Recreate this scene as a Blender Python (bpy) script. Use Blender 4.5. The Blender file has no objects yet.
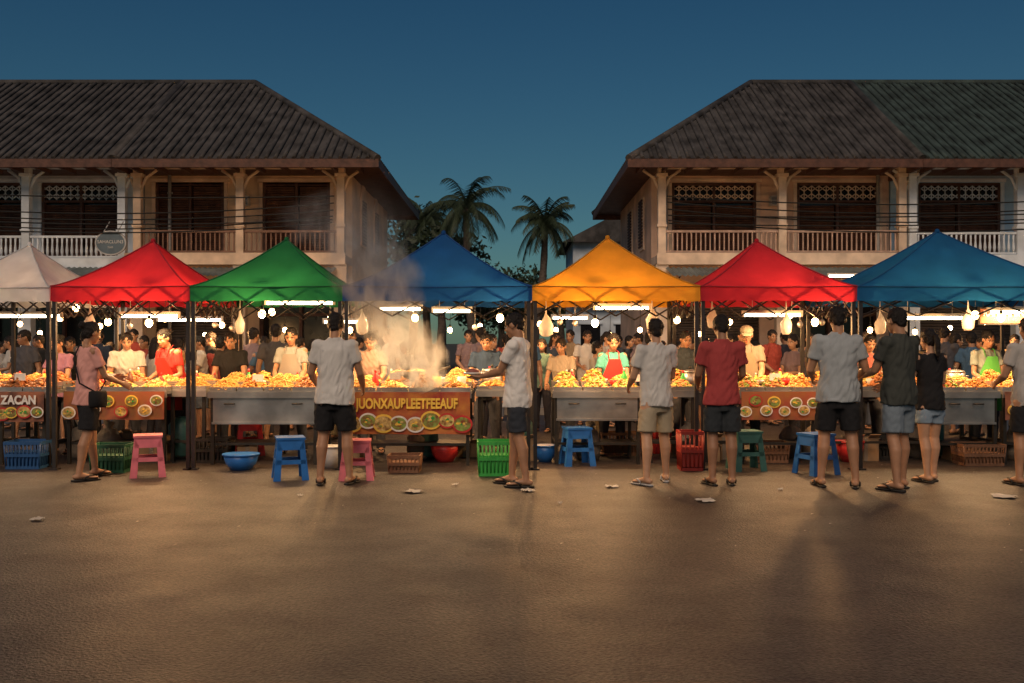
import bpy, math, random
from mathutils import Vector, Matrix, noise
random.seed(7)
R=random.uniform
F=980.;CH=1.47
def WX(u,Y): return (u-512)/F*Y
def WZ(v,Y): return CH-(v-341.5)/F*Y
V=Vector
scene=bpy.context.scene
scene.view_settings.view_transform='Standard'
scene.view_settings.look='None'
scene.view_settings.exposure=0

# ---------------- materials
def mat(name,col,rough=.7,metal=0,var=.15,scale=6,bump=0,bscale=40,col2=None,island=None,spec=.4,trans=0,emis=None,estr=0):
    m=bpy.data.materials.new(name);m.use_nodes=True
    n=m.node_tree.nodes;l=m.node_tree.links
    b=n['Principled BSDF'];b.inputs['Roughness'].default_value=rough;b.inputs['Metallic'].default_value=metal
    b.inputs['Specular IOR Level'].default_value=spec
    tc=n.new('ShaderNodeTexCoord')
    if island:
        g=n.new('ShaderNodeNewGeometry');cr=n.new('ShaderNodeValToRGB')
        l.new(g.outputs['Random Per Island'],cr.inputs[0])
        e=cr.color_ramp.elements
        while len(e)<len(island): e.new(.5)
        for i,c in enumerate(island):
            e[i].position=i/(len(island)-1);e[i].color=(*c,1)
        base=cr.outputs[0]
    else:
        nz=n.new('ShaderNodeTexNoise');nz.inputs['Scale'].default_value=scale;nz.inputs['Detail'].default_value=4
        l.new(tc.outputs['Object'],nz.inputs['Vector'])
        cr=n.new('ShaderNodeValToRGB');l.new(nz.outputs[0],cr.inputs[0])
        e=cr.color_ramp.elements
        c2=col2 or tuple(min(1,c*(1+var)) for c in col)
        c1=tuple(c*(1-var) for c in col)
        e[0].position=.35;e[1].position=.68
        e[0].color=(*c1,1);e[1].color=(*c2,1)
        base=cr.outputs[0]
    l.new(base,b.inputs['Base Color'])
    if bump:
        n2=n.new('ShaderNodeTexNoise');n2.inputs['Scale'].default_value=bscale;n2.inputs['Detail'].default_value=3
        l.new(tc.outputs['Object'],n2.inputs['Vector'])
        bp=n.new('ShaderNodeBump');bp.inputs['Strength'].default_value=bump;bp.inputs['Distance'].default_value=.02
        l.new(n2.outputs[0],bp.inputs['Height']);l.new(bp.outputs[0],b.inputs['Normal'])
    if trans:
        t=n.new('ShaderNodeBsdfTranslucent');l.new(base,t.inputs[0])
        mx=n.new('ShaderNodeMixShader');mx.inputs[0].default_value=trans
        l.new(b.outputs[0],mx.inputs[1]);l.new(t.outputs[0],mx.inputs[2])
        l.new(mx.outputs[0],n['Material Output'].inputs[0])
    if emis:
        b.inputs['Emission Color'].default_value=(*emis,1);b.inputs['Emission Strength'].default_value=estr
        try: m.cycles.emission_sampling='NONE'
        except Exception: pass
    return m

# ---------------- mesh builder
class MB:
    def __init__(s): s.v=[];s.f=[];s.m=[];s.sm=[]
    def add(s,vs,fs,mat=0,M=None,smooth=True):
        o=len(s.v)
        if M is not None: vs=[M@V(p) for p in vs]
        s.v.extend([tuple(p) for p in vs])
        for f in fs:
            s.f.append(tuple(i+o for i in f));s.m.append(mat);s.sm.append(smooth)
    def box(s,c,d,mat=0,Rm=None):
        x,y,z=d[0]/2,d[1]/2,d[2]/2
        vs=[V((a*x,b*y,e*z)) for a in(-1,1) for b in(-1,1) for e in(-1,1)]
        if Rm: vs=[Rm@p for p in vs]
        vs=[p+V(c) for p in vs]
        s.add(vs,[(0,1,3,2),(4,6,7,5),(0,4,5,1),(2,3,7,6),(0,2,6,4),(1,5,7,3)],mat,smooth=False)
    def quad(s,a,b,c,d,mat=0): s.add([a,b,c,d],[(0,1,2,3)],mat,smooth=False)
    def tube(s,pts,rad,mat=0,n=10,side=None,smooth=True,cap=True):
        pts=[V(p) for p in pts]
        if not isinstance(rad,(list,tuple)): rad=[rad]*len(pts)
        if side is None:
            t=(pts[-1]-pts[0]).normalized()
            side=V((1,0,0)) if abs(t.x)<.8 else V((0,0,1))
        vs=[];k=len(pts)
        for i,p in enumerate(pts):
            t=(pts[min(i+1,k-1)]-pts[max(i-1,0)])
            t=t.normalized() if t.length>1e-9 else V((0,0,1))
            a=(side-t*side.dot(t)).normalized();b=t.cross(a)
            r=rad[i];ra,rb=(r if isinstance(r,(list,tuple)) else (r,r))
            for j in range(n):
                th=2*math.pi*j/n
                vs.append(p+a*(math.cos(th)*ra)+b*(math.sin(th)*rb))
        fs=[]
        for i in range(k-1):
            for j in range(n):
                j2=(j+1)%n
                fs.append((i*n+j,i*n+j2,(i+1)*n+j2,(i+1)*n+j))
        s.add(vs,fs,mat,smooth=smooth)
        if cap:
            o=len(s.v)-len(vs)
            s.f.append(tuple(o+j for j in reversed(range(n))));s.m.append(mat);s.sm.append(False)
            s.f.append(tuple(o+(k-1)*n+j for j in range(n)));s.m.append(mat);s.sm.append(False)
    def ell(s,c,r,mat=0,seg=12,ring=8,Rm=None,smooth=True):
        if not isinstance(r,(list,tuple)): r=(r,r,r)
        vs=[V((0,0,r[2]))]
        for i in range(1,ring):
            ph=math.pi*i/ring
            for j in range(seg):
                th=2*math.pi*j/seg
                vs.append(V((math.sin(ph)*math.cos(th)*r[0],math.sin(ph)*math.sin(th)*r[1],math.cos(ph)*r[2])))
        vs.append(V((0,0,-r[2])))
        fs=[]
        for j in range(seg): fs.append((0,1+j,1+(j+1)%seg))
        for i in range(ring-2):
            for j in range(seg):
                a=1+i*seg+j;b=1+i*seg+(j+1)%seg
                fs.append((a,a+seg,b+seg,b))
        last=len(vs)-1
        for j in range(seg): fs.append((last,1+(ring-2)*seg+(j+1)%seg,1+(ring-2)*seg+j))
        if Rm: vs=[Rm@p for p in vs]
        s.add([p+V(c) for p in vs],fs,mat,smooth=smooth)
    def mesh(s,name,mats):
        me=bpy.data.meshes.new(name);me.from_pydata(s.v,[],s.f)
        for m in mats: me.materials.append(m)
        me.polygons.foreach_set('material_index',s.m)
        me.polygons.foreach_set('use_smooth',s.sm)
        me.update();return me
    def obj(s,name,mats,parent=None,loc=None,rotz=0):
        if not isinstance(mats,(list,tuple)): mats=[mats]
        o=bpy.data.objects.new(name,s.mesh(name,mats));scene.collection.objects.link(o)
        if parent: o.parent=parent
        if loc: o.location=loc
        o.rotation_euler=(0,0,rotz)
        return o
def empty(name,loc=(0,0,0)):
    o=bpy.data.objects.new(name,None);scene.collection.objects.link(o);o.location=loc;o.empty_display_size=.1;return o
def remesh(mb,vox,it=2):
    me=mb.mesh('tmp',[]);o=bpy.data.objects.new('tmp',me);scene.collection.objects.link(o)
    r=o.modifiers.new('r','REMESH');r.mode='VOXEL';r.voxel_size=vox;r.use_smooth_shade=True
    sm=o.modifiers.new('s','SMOOTH');sm.iterations=it;sm.factor=.5
    dg=bpy.context.evaluated_depsgraph_get()
    e=o.evaluated_get(dg);m2=e.to_mesh()
    vs=[v.co.copy() for v in m2.vertices];fs=[tuple(p.vertices) for p in m2.polygons]
    e.to_mesh_clear()
    bpy.data.objects.remove(o);bpy.data.meshes.remove(me)
    return vs,fs
def text(s,size,loc,m,parent=None,rot=(math.pi/2,0,0),name='lettering',align='CENTER',bold=0,ext=.002,sx=1):
    c=bpy.data.curves.new(name,'FONT');c.body=s;c.size=size;c.extrude=ext;c.offset=bold;c.align_x=align;c.align_y='CENTER'
    o=bpy.data.objects.new(name,c);scene.collection.objects.link(o);o.location=loc;o.rotation_euler=rot;o.scale=(sx,1,1)
    c.materials.append(m)
    if parent: o.parent=parent
    return o

# ---------------- people
def make_hand(curl,spread=.0):
    b=MB()
    b.tube([(0,-.02,0),(0,.0,0),(0,.03,0),(0,.07,0),(0,.09,0)],[(.024,.019),(.027,.018),(.036,.016),(.041,.014),(.038,.012)],n=12,side=V((1,0,0)))
    for k,(x,L,a) in enumerate([(.030,.070,.05),(.010,.078,.015),(-.011,.072,-.02),(-.030,.056,-.07)]):
        p=V((x,.082,0));pts=[V((x*.8,.05,0)),p];ang=0
        for j,fr in enumerate((.45,.32,.23)):
            ang+=curl*(.7 if j==0 else 1.)*(1+.12*k)
            d=V((math.sin(a),math.cos(ang),-math.sin(ang))).normalized()
            p=p+d*L*fr;pts.append(p)
        b.tube(pts,[.0095,.0095,.0085,.0078,.0062],n=8,side=V((1,0,0)))
        b.ell(pts[-1],.0064,seg=8,ring=6)
    pts=[V((.018,.015,-.003)),V((.040,.038,-.010)),V((.052,.062,-.018-.02*curl)),V((.050,.086,-.024-.03*curl))]
    b.tube(pts,[.015,.0125,.010,.0075],n=8,side=V((0,0,1)));b.ell(pts[-1],.0078,seg=8,ring=6)
    return remesh(b,.0045,1)
HANDS={'relax':make_hand(.35),'grip':make_hand(.85),'flat':make_hand(.2)}

def person(h=1.7,fem=False,wl=None,wr=None,hl='relax',hr='relax',bl=None,br=None,lean=0,hyaw=0,hpitch=.15,hair='short',
           bottom='shorts',stance=.13,stag=0,apron=False,cap=False,bag=False,girth=1.,vox=.0095,legs=True,extras=None,seed=0,toes=.2,sleeve=.62,hem=0.80):
    rnd=random.Random(seed)
    sw=.165 if fem else .182
    g=girth
    M=MB()
    c0=V((0,0,.93))
    def B(p):
        p=V(p);t=min(1,max(0,(p.z-.86)/.16))
        return c0+Matrix.Rotation(-lean*t,3,'X')@(p-c0)
    if wl is None: wl=(-.27,.04,.83)
    if wr is None: wr=(.27,.04,.83)
    body=MB();X=V((1,0,0))
    body.tube([B((0,y,z)) for y,z in ((0,.84),(0,.95),(0,1.06),(.01,1.25),(0,1.37),(0,1.43))],[(.13*g,.09*g),(.14*g,.095*g),(.125*g,.085*g),(.146*g,.10*g),(.145*g,.075),(.085,.060)],n=16,side=X)
    body.tube([B((0,-.012,1.38)),B((0,-.008,1.46)),B((0,.004,1.53))],[.06,.052,.052] if not fem else [.052,.044,.044],n=12,side=X)
    arms=[]
    for sgn,T in ((-1,wl),(1,wr)):
        S=B((sgn*(sw-.01),-.005,1.375));T=V(T)
        a,b_=.285,.25
        d=T-S;dist=d.length
        if dist>(a+b_)*.985: T=S+d*((a+b_)*.985/dist);d=T-S;dist=d.length
        dn=d/dist
        pole=V((sgn*.42,-.7,-.5));pole=(pole-dn*pole.dot(dn)).normalized()
        x=(a*a-b_*b_+dist*dist)/(2*dist);hh=math.sqrt(max(0,a*a-x*x))
        E=S+dn*x+pole*hh
        body.ell(S,(.055,.055,.055),seg=12,ring=8)
        k=.85 if fem else 1
        body.tube([S,S.lerp(E,.35),S.lerp(E,.8),E,E.lerp(T,.25),E.lerp(T,.7),T],[.052*k,.050*k,.042*k,.038*k,.042*k,.031*k,.025*k],n=12,side=V((0,1,0)) if abs((T-S).normalized().y)<.8 else X)
        body.ell(E,.037*k,seg=10,ring=8)
        arms.append((sgn,S,E,T))
    feet=[]
    for sgn in (-1,1):
        fx=sgn*stance;fy=stag*sgn
        H=V((sgn*.088,0,.90));A=V((fx,fy-.01,.105));K=H.lerp(A,.52)+V((0,.02,0))
        C=K.lerp(A,.3)+V((0,-.018,0))
        body.tube([H-V((0,0,.03)),H.lerp(K,.15),H.lerp(K,.4),H.lerp(K,.85),K,C,K.lerp(A,.72),A,A-V((0,0,.05))],[.075*g,.085*g,.080*g,.060*g,.055,.057,.040,.034,.036],n=14,side=X)
        th=-sgn*toes
        rt=Matrix.Rotation(th,3,'Z')
        q=lambda p,fx=fx,fy=fy,rt=rt:V((fx,fy,0))+rt@V(p)
        body.tube([q((0,-.075,.05)),q((0,-.04,.05)),q((0,.04,.058)),q((0,.11,.040)),q((0,.165,.034)),q((0,.185,.032))],[(.022,.02),(.033,.03),(.036,.030),(.045,.018),(.042,.012),(.028,.008)],n=12,side=rt@X)
        feet.append((q,rt))
    P=B((0,0,1.50))
    HR=Matrix.Rotation(hyaw,3,'Z')@Matrix.Rotation(-hpitch,3,'X')
    HM=Matrix.Translation(P)@HR.to_4x4()@Matrix.Translation(V((0,.02,-.03)))
    hd=MB()
    hd.ell((0,-.01,.135),(.075,.093,.088),seg=16,ring=12)
    hd.ell((0,.02,.078),(.058,.068,.078),seg=16,ring=12)
    hd.ell((0,.058,.026),(.03,.026,.022))
    hd.tube([(0,.078,.118),(0,.095,.095),(0,.101,.082)],[.009,.012,.015],n=8)
    for e in(-1,1):
        hd.ell((e*.077,-.005,.105),(.010,.02,.032),seg=8,ring=6)
        hd.ell((e*.036,.058,.085),(.022,.022,.02),seg=8,ring=6)
    hd.ell((0,.078,.054),(.026,.014,.014),seg=8,ring=6)
    body.add([HM@V(p) for p in hd.v],hd.f)
    vs,fs=remesh(body,vox,2);M.add(vs,fs,0)
    for sgn,S,E,T in arms:
        pose=hl if sgn<0 else hr;bn=bl if sgn<0 else br
        y=(T-E).normalized()
        if pose=='grip' or (T.z>1.0): y=(y+V((0,.25,.0))).normalized()
        if bn is None: bn=V((sgn,0,.15)) if abs(y.z)<.8 else V((sgn,.15,0))
        z=V(bn);z=(z-y*z.dot(y)).normalized();x=y.cross(z)
        hm=Matrix(((x.x,y.x,z.x,T.x),(x.y,y.y,z.y,T.y),(x.z,y.z,z.z,T.z),(0,0,0,1)))
        hv,hf=HANDS[pose]
        if sgn>0: M.add([V((-p.x,p.y,p.z)) for p in hv],[tuple(reversed(f)) for f in hf],0,hm)
        else: M.add(hv,hf,0,hm)
    # shirt
    sh=MB()
    sec=[(.0,hem,.186,.138),(0,.9,.182,.134),(0,1.05,.162,.118),(.01,1.22,.178,.124),(.0,1.34,.176,.103),(0,1.405,.128,.080),(-.004,1.44,.078,.066),(-.006,1.462,.064,.058)]
    if fem: sec=[(0,hem,.184,.136),(0,.93,.176,.13),(0,1.06,.138,.106),(.015,1.22,.157,.127),(.0,1.34,.155,.095),(0,1.405,.115,.074),(-.004,1.435,.07,.06)]
    sh.tube([B((0,y,z)) for y,z,_,_ in sec],[(a*g,b*g) if z<1.39 else (a,b) for _,z,a,b in sec],n=20,side=X)
    for sgn,S,E,T in arms:
        inn=B((sgn*.09,0,1.36))
        k=.86 if fem else 1
        if sleeve>0: 
            if sleeve<=1: end=S.lerp(E,sleeve);mid=S.lerp(E,sleeve*.5);pp=[inn,S,mid,end];rr=[.07*k,.068*k,.066*k,.068*k]
            else: pp=[inn,S,S.lerp(E,.5),E,E.lerp(T,.85)];rr=[.07*k,.068*k,.06*k,.052*k,.038*k]
            sh.tube(pp,rr,n=14,side=V((0,1,0)) if abs((T-S).normalized().y)<.8 else X)
            sh.ell(S,.067*k)
    vs,fs=remesh(sh,.012,3)
    off=V((seed*3.1,seed*1.7,0))
    out=[]
    cz=B((0,0,1.1))
    for p in vs:
        d=V((p.x,p.y-cz.y*.5,0));
        if d.length>1e-4:d.normalize()
        lower=1+1.4*max(0,min(1,(1.15-p.z)/.3))
        w=noise.noise(V((p.x*9,p.y*9,p.z*4+p.x*5))+off)*.011*lower
        q=V((p.x*16,p.y*16,p.z*11-p.x*14))+off
        w+=(abs(noise.noise(q))-.25)*.022
        out.append(p+d*w+V((0,0,noise.noise(V((p.x*6,p.y*6,seed)))*.02 if p.z<hem+.03 else 0)))
    M.add(out,fs,1)
    # bottom
    bo=MB()
    bo.tube([(0,0,.74),(0,0,.80),(0,0,.90),(0,0,.98)],[(.14*g,.10*g),(.152*g,.108*g),(.148*g,.104*g),(.13*g,.092*g)],n=18,side=X)
    for sgn in(-1,1):
        fx=sgn*stance;fy=stag*sgn
        H=V((sgn*.088,0,.90));A=V((fx,fy-.01,.105));K=H.lerp(A,.52)+V((0,.02,0))
        H0=V((sgn*.07,0,.84))
        if bottom=='shorts': pp=[H0,H.lerp(K,.4),H.lerp(K,.88)];rr=[.082*g,.097*g,.098]
        elif bottom=='short': pp=[H0,H.lerp(K,.3),H.lerp(K,.6)];rr=[.082*g,.095*g,.092]
        else: pp=[H0,H.lerp(K,.5),K,K.lerp(A,.6),A-V((0,0,.04))];rr=[.082*g,.088*g,.075,.065,.065]
        bo.tube(pp,rr,n=14,side=X)
    vs,fs=remesh(bo,.012,2)
    out=[]
    for p in vs:
        d=V((p.x,p.y,0));d=d.normalized() if d.length>1e-4 else d
        w=noise.noise(V((p.x*11,p.y*11,p.z*5+p.y*6))+off*1.3)*.012+(abs(noise.noise(V((p.x*18,p.y*18,p.z*14))+off))-.2)*.014
        if p.z>hem: w*=.3
        out.append(p+d*w)
    M.add(out,fs,2)
    # hair
    hb=MB()
    hb.ell((0,-.020,.148),(.083,.097,.090),seg=16,ring=12)
    hb.ell((0,-.060,.095),(.062,.045,.06))
    for e in(-1,1): hb.ell((e*.066,-.02,.125),(.014,.03,.04),seg=8,ring=6)
    if hair in('bun','pony','long'):
        hb.ell((0,-.05,.10),(.072,.06,.075))
    if hair=='bun': hb.ell((0,-.125,.165),(.043,.04,.04))
    if hair=='pony': hb.tube([(0,-.10,.15),(0,-.14,.12),(0,-.145,.03),(0,-.13,-.08),(0,-.125,-.14)],[.022,.032,.034,.026,.008],n=10)
    if hair=='long': hb.tube([(0,-.05,.13),(0,-.075,.04),(0,-.085,-.06),(0,-.09,-.15)],[(.082,.05),(.085,.045),(.08,.035),(.06,.02)],n=14,side=X)
    if hair=='bob': hb.tube([(0,-.03,.14),(0,-.04,.06),(0,-.045,.02)],[(.088,.06),(.09,.055),(.075,.045)],n=14,side=X)
    vs,fs=remesh(hb,.009,1)
    vs=[p+V((p.x,p.y+.02,p.z-.14)).normalized()*(noise.noise(p*45+off)*.010+noise.noise(V((p.x*90,p.y*90,p.z*30)))*.005) for p in vs]
    M.add(vs,fs,3,HM)
    if cap:
        M.ell((0,0,0),(.09,.102,.07),8,Rm=None);n_=len(M.v)
        k=12*7+2
        for i in range(n_-k,n_):
            p=V(M.v[i]);p.z=max(p.z,-.012);M.v[i]=tuple(HM@(p+V((0,-.012,.172))))
        b2=MB();b2.tube([(0,.04,.168),(0,.10,.165),(0,.15,.155)],[(.08,.006),(.075,.006),(.045,.005)],n=14,side=X);M.add(b2.v,b2.f,8,HM)
    # sandals
    for q,rt in feet:
        t=MB();t.tube([q((0,-.09,.012)),q((0,-.05,.012)),q((0,.03,.012)),q((0,.12,.012)),q((0,.18,.012)),q((0,.205,.012))],[(.02,.011),(.036,.011),(.034,.011),(.047,.011),(.042,.011),(.018,.011)],n=12,side=rt@X)
        for e in(-1,1): t.tube([q((0,.15,.05)),q((e*.022,.11,.062)),q((e*.044,.05,.045)),q((e*.04,.035,.015))],[.006,.009,.009,.008],n=6)
        M.add(t.v,t.f,4)
    # face
    f=MB()
    for e in(-1,1):
        f.ell((e*.031,.0685,.112),(.0145,.0115,.0075),5,seg=10,ring=6)
        f.ell((e*.031,.0775,.112),(.0062,.004,.0062),6,seg=8,ring=6)
        f.tube([(e*.014,.083,.130),(e*.032,.079,.134),(e*.050,.066,.128)],[.003,.004,.0025],6,n=6)
        f.tube([(e*.018,.079,.119),(e*.032,.0785,.121),(e*.046,.068,.117)],[.002,.0025,.002],6,n=5)
    f.tube([(-.023,.081,.053),(0,.092,.055),(.023,.081,.053)],[(.003,.002),(.0075,.006),(.003,.002)],7,n=8)
    o=len(M.v);M.v.extend([tuple(HM@V(p)) for p in f.v])
    for a,b_,c in zip(f.f,f.m,f.sm): M.f.append(tuple(i+o for i in a));M.m.append(b_);M.sm.append(c)
    if apron:
        ap=MB();yy=.145*g;rows=[];nx=9
        for z,w in ((1.36,.07),(1.28,.09),(1.18,.12),(1.08,.15),(.98,.17),(.85,.18),(.7,.18),(.6,.18)):
            row=[]
            for i in range(nx):
                s_=i/(nx-1)*2-1;x=s_*w*g
                y=yy*math.sqrt(max(.05,1-(x/(.215*g))**2))+.008+noise.noise(V((x*8,z*4,seed)))*.012
                if z<1: y+= .01
                row.append(B((x,y,z)))
            rows+=row
        fs=[(i*nx+j,i*nx+j+1,(i+1)*nx+j+1,(i+1)*nx+j) for i in range(7) for j in range(nx-1)]
        M.add(rows,fs,8)
        for e in(-1,1): M.tube([B((e*.07,.115,1.35)),B((e*.075,.06,1.44)),B((e*.05,-.06,1.46))],.007,8,n=6)
    if bag:
        M.tube([B(p) for p in((-.10,.07,1.43),(-.02,.142,1.28),(.12,.135,1.05),(.20,.02,.93),(.12,-.145,1.04),(-.03,-.142,1.3),(-.09,-.055,1.44),(-.10,.07,1.43))],.009,8,n=6)
        M.tube([(.225,-.09,.87),(.235,0,.87),(.225,.09,.87)],[(.09,.03)]*3,8,n=10,side=V((0,0,1)))
    if extras: extras(M)
    sc=h/1.7
    M.v=[(p[0]*sc,p[1]*sc,p[2]*sc) for p in M.v]
    return M
skins=[mat('skin_a',(.36,.19,.11),.5,var=.12,scale=8),mat('skin_b',(.42,.24,.15),.5,var=.12,scale=8),mat('skin_c',(.28,.145,.085),.5,var=.12,scale=8)]
hairm=mat('hair',(.012,.009,.008),.5,var=.4,scale=60,bump=.6,bscale=120,spec=.25)
eyew=mat('eye_white',(.6,.57,.52),.3);dark=mat('eye_dark',(.01,.008,.007),.3);lipm=mat('lip',(.30,.10,.08),.45)
sandal=mat('sandal_black',(.02,.018,.016),.6)
_cl={}
def cloth(c,nm='cloth'):
    k=tuple(c)
    if k not in _cl: _cl[k]=mat(nm,c,.9,var=.06,scale=5,bump=.2,bscale=160,spec=.15)
    return _cl[k]
BLK=(.018,.018,.02)
def place(M,name,u,Y,yaw,skin,top,bot,ex=BLK,scale=1,shoe=None):
    me=M if isinstance(M,bpy.types.Mesh) else M.mesh(name,[skin,cloth(top),cloth(bot),hairm,shoe or sandal,eyew,dark,lipm,cloth(ex)])
    o=bpy.data.objects.new(name,me);scene.collection.objects.link(o)
    if isinstance(M,bpy.types.Mesh):
        for i,m in enumerate([skin,cloth(top),cloth(bot),hairm,sandal,eyew,dark,lipm,cloth(ex)]):
            o.material_slots[i].link='OBJECT';o.material_slots[i].material=m
    o.location=(WX(u,Y),Y,.004);o.rotation_euler=(0,0,math.radians(yaw));o.scale=(scale,)*3
    return o
# customers (yaw 0 = facing the stalls)
place(person(1.68,True,wl=(-.12,.34,1.08),wr=(.14,.32,1.02),hair='bun',hpitch=.3,bag=True,bottom='shorts',stance=.12,stag=-.14,seed=1),'woman_customer',88,10.45,-42,skins[0],(.66,.33,.29),BLK)
place(person(1.76,wl=(-.23,.22,.95),wr=(.22,.24,.96),bottom='shorts',stance=.14,stag=.03,hpitch=.2,seed=2,girth=1.08),'man_customer',335,10.05,-6,skins[0],(.56,.55,.53),BLK)
def plate(M):
    M.ell((0,.47,1.10),(.12,.10,.018),5,seg=18,ring=6);M.ell((0,.47,1.12),(.08,.07,.03),7)
place(person(1.76,wl=(-.07,.36,1.07),wr=(.07,.36,1.07),hl='flat',hr='flat',bl=(0,0,-1),br=(0,0,-1),stance=.09,stag=.10,hpitch=.3,seed=3,extras=plate,hem=.78),'man_customer',518,9.95,72,skins[0],(.72,.70,.67),(.035,.04,.05))
place(person(1.70,wl=(-.18,.27,1.0),wr=(.16,.30,1.02),stance=.16,stag=.10,hpitch=.1,seed=4,hyaw=-.1,toes=.35),'man_customer',656,10.1,18,skins[1],(.52,.51,.49),(.36,.30,.21),shoe=mat('sandal_grey',(.35,.35,.36)))
place(person(1.74,wl=(-.17,.28,1.0),wr=(.17,.28,1.0),stance=.10,hpitch=.25,seed=5,girth=.98),'man_customer',722,10.0,4,skins[2],(.34,.055,.055),(.03,.035,.04))
place(person(1.82,wl=(-.19,.27,1.02),wr=(.20,.25,1.02),stance=.15,stag=-.03,hpitch=.2,seed=6,girth=1.06),'man_customer',838,9.85,-8,skins[0],(.32,.35,.37),BLK)
place(person(1.80,wl=(-.12,.34,1.05),wr=(.16,.28,.98),stance=.12,stag=.07,hpitch=.2,seed=7,girth=1.04),'man_customer',899,9.7,28,skins[0],(.05,.055,.05),(.16,.20,.24))
place(person(1.60,True,wl=(-.12,.30,1.06),wr=(.14,.28,1.02),hair='pony',stance=.08,stag=.05,hpitch=.2,seed=8,bottom='short',sleeve=.5),'woman_customer',930,10.25,15,skins[1],BLK,(.20,.27,.35))
place(person(1.72,wl=(-.20,.26,1.02),wr=(.2,.26,1.02),stance=.12,hpitch=.2,seed=9),'man_customer',1030,10.0,5,skins[0],(.40,.38,.36),BLK)
# vendors behind the tables
def vend(u,Y,yaw,top,ex,bot=(.05,.05,.06),sk=0,nm='food_vendor',**k):
    d=dict(wl=(-.14,.36,.98),wr=(.16,.34,1.0),hl='grip',hr='grip',bottom='pants',hpitch=.35,lean=.12,vox=.011);d.update(k)
    place(person(**d),nm,u,Y,yaw,skins[sk],top,bot,ex)
vend(62,12.9,170,(.20,.10,.16),BLK,h=1.56,fem=True,hair='bun',seed=11)
vend(127,13.0,200,(.42,.40,.37),BLK,h=1.60,seed=12,lean=.2)
vend(177,12.75,152,(.50,.04,.035),(.45,.05,.04),h=1.66,fem=True,hair='bun',seed=13,girth=1.15,lean=.32,apron=True,sk=0)
vend(232,13.1,185,BLK,BLK,h=1.60,seed=14)
vend(293,12.8,180,(.24,.25,.24),(.25,.23,.21),h=1.66,fem=True,hair='bun',seed=15,girth=1.15,apron=True,sk=0)
vend(372,12.9,176,(.30,.20,.16),(.4,.3,.2),h=1.60,seed=22,hpitch=.5)
vend(487,13.0,175,(.03,.05,.09),BLK,h=1.58,seed=16)
vend(563,13.1,160,(.30,.25,.2),BLK,h=1.52,fem=True,hair='bun',seed=23)
vend(612,12.7,184,(.08,.30,.28),(.50,.04,.04),h=1.58,fem=True,hair='bun',seed=17,girth=1.12,apron=True,sk=0)
vend(683,13.1,190,(.04,.05,.06),BLK,h=1.62,seed=18)
vend(746,12.8,170,(.20,.15,.11),(.24,.19,.13),h=1.68,cap=True,seed=19,girth=1.08,apron=True)
vend(984,12.8,184,(.25,.28,.25),(.10,.40,.08),h=1.62,fem=True,hair='bun',seed=20,girth=1.1,apron=True,sk=0)
vend(868,13.0,175,(.35,.1,.08),BLK,h=1.56,fem=True,hair='bob',seed=21)
# crowd between the stalls and the shops
base=[]
for i,(fem,hair,wl,wr,hy,st) in enumerate([(False,'short',None,None,.2,.0),(True,'pony',(-.14,.3,1.05),None,-.3,.04),(False,'short',(-.15,.33,1.05),(.15,.33,1.05),0,.03),(True,'long',None,(.1,.28,1.2),.4,0),(False,'short',None,(.2,.2,.95),-.4,.08),(True,'bob',(-.1,.3,1.1),(.12,.3,1.1),.1,0)]):
    b=person(1.64 if not fem else 1.56,fem,wl=wl,wr=wr,hyaw=hy,stag=st,hair=hair,seed=30+i,vox=.013,bottom='pants' if i%2 else 'shorts')
    base.append(b.mesh('person_body',[skins[0],dark,dark,hairm,sandal,eyew,dark,lipm,dark]))
cols=[(.40,.38,.35),(.04,.05,.07),(.25,.05,.04),(.06,.12,.2),(.25,.18,.11),(.08,.14,.12),(.35,.2,.08),(.02,.02,.02),(.2,.15,.17),(.45,.43,.4),(.03,.03,.04),(.07,.07,.08)]
u=-30
while u<1080:
    Y=R(13.9,18.8)
    if not(395<u<470 and Y<14.8):
        place(random.choice(base),'market_visitor',u,Y,R(100,260) if random.random()<.7 else R(-60,60),random.choice(skins),random.choice(cols),random.choice([(.03,.03,.04),(.1,.12,.16),(.2,.16,.1)]),scale=R(.93,1.05))
    u+=R(8,18)

# ---------------- ground
asph=mat('asphalt',(.07,.06,.055),.62)
n=asph.node_tree.nodes;l=asph.node_tree.links;b=n['Principled BSDF']
tc=n.new('ShaderNodeTexCoord')
def nz(sc,det=6,st=None):
    x=n.new('ShaderNodeTexNoise');x.inputs['Scale'].default_value=sc;x.inputs['Detail'].default_value=det
    l.new((st or tc).outputs['Object' if not st else 0],x.inputs['Vector']);return x
def ramp(src,p0,c0,p1,c1):
    r=n.new('ShaderNodeValToRGB');l.new(src,r.inputs[0]);e=r.color_ramp.elements
    e[0].position=p0;e[1].position=p1;e[0].color=(*c0,1) if len(c0)==3 else c0;e[1].color=(*c1,1);return r
def mul(a,b_):
    m=n.new('ShaderNodeMix');m.data_type='RGBA';m.blend_type='MULTIPLY';m.inputs[0].default_value=1
    l.new(a,m.inputs[6]);l.new(b_,m.inputs[7]);return m.outputs[2]
a1=ramp(nz(.7,5).outputs[0],.3,(.034,.029,.027),.7,(.050,.043,.039))
a2=ramp(nz(45,5).outputs[0],.35,(.25,.25,.25),.7,(2.1,2.0,1.95))
mp=n.new('ShaderNodeMapping');mp.inputs['Scale'].default_value=(.25,1.6,1);l.new(tc.outputs['Object'],mp.inputs[0])
a3=ramp(nz(1.5,4,mp).outputs[0],.35,(.82,.82,.82),.6,(1.06,1.06,1.06))
vo=n.new('ShaderNodeTexVoronoi');vo.feature='DISTANCE_TO_EDGE';vo.inputs['Scale'].default_value=.33
mpw=n.new('ShaderNodeMix');mpw.data_type='RGBA';mpw.inputs[0].default_value=.25
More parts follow.
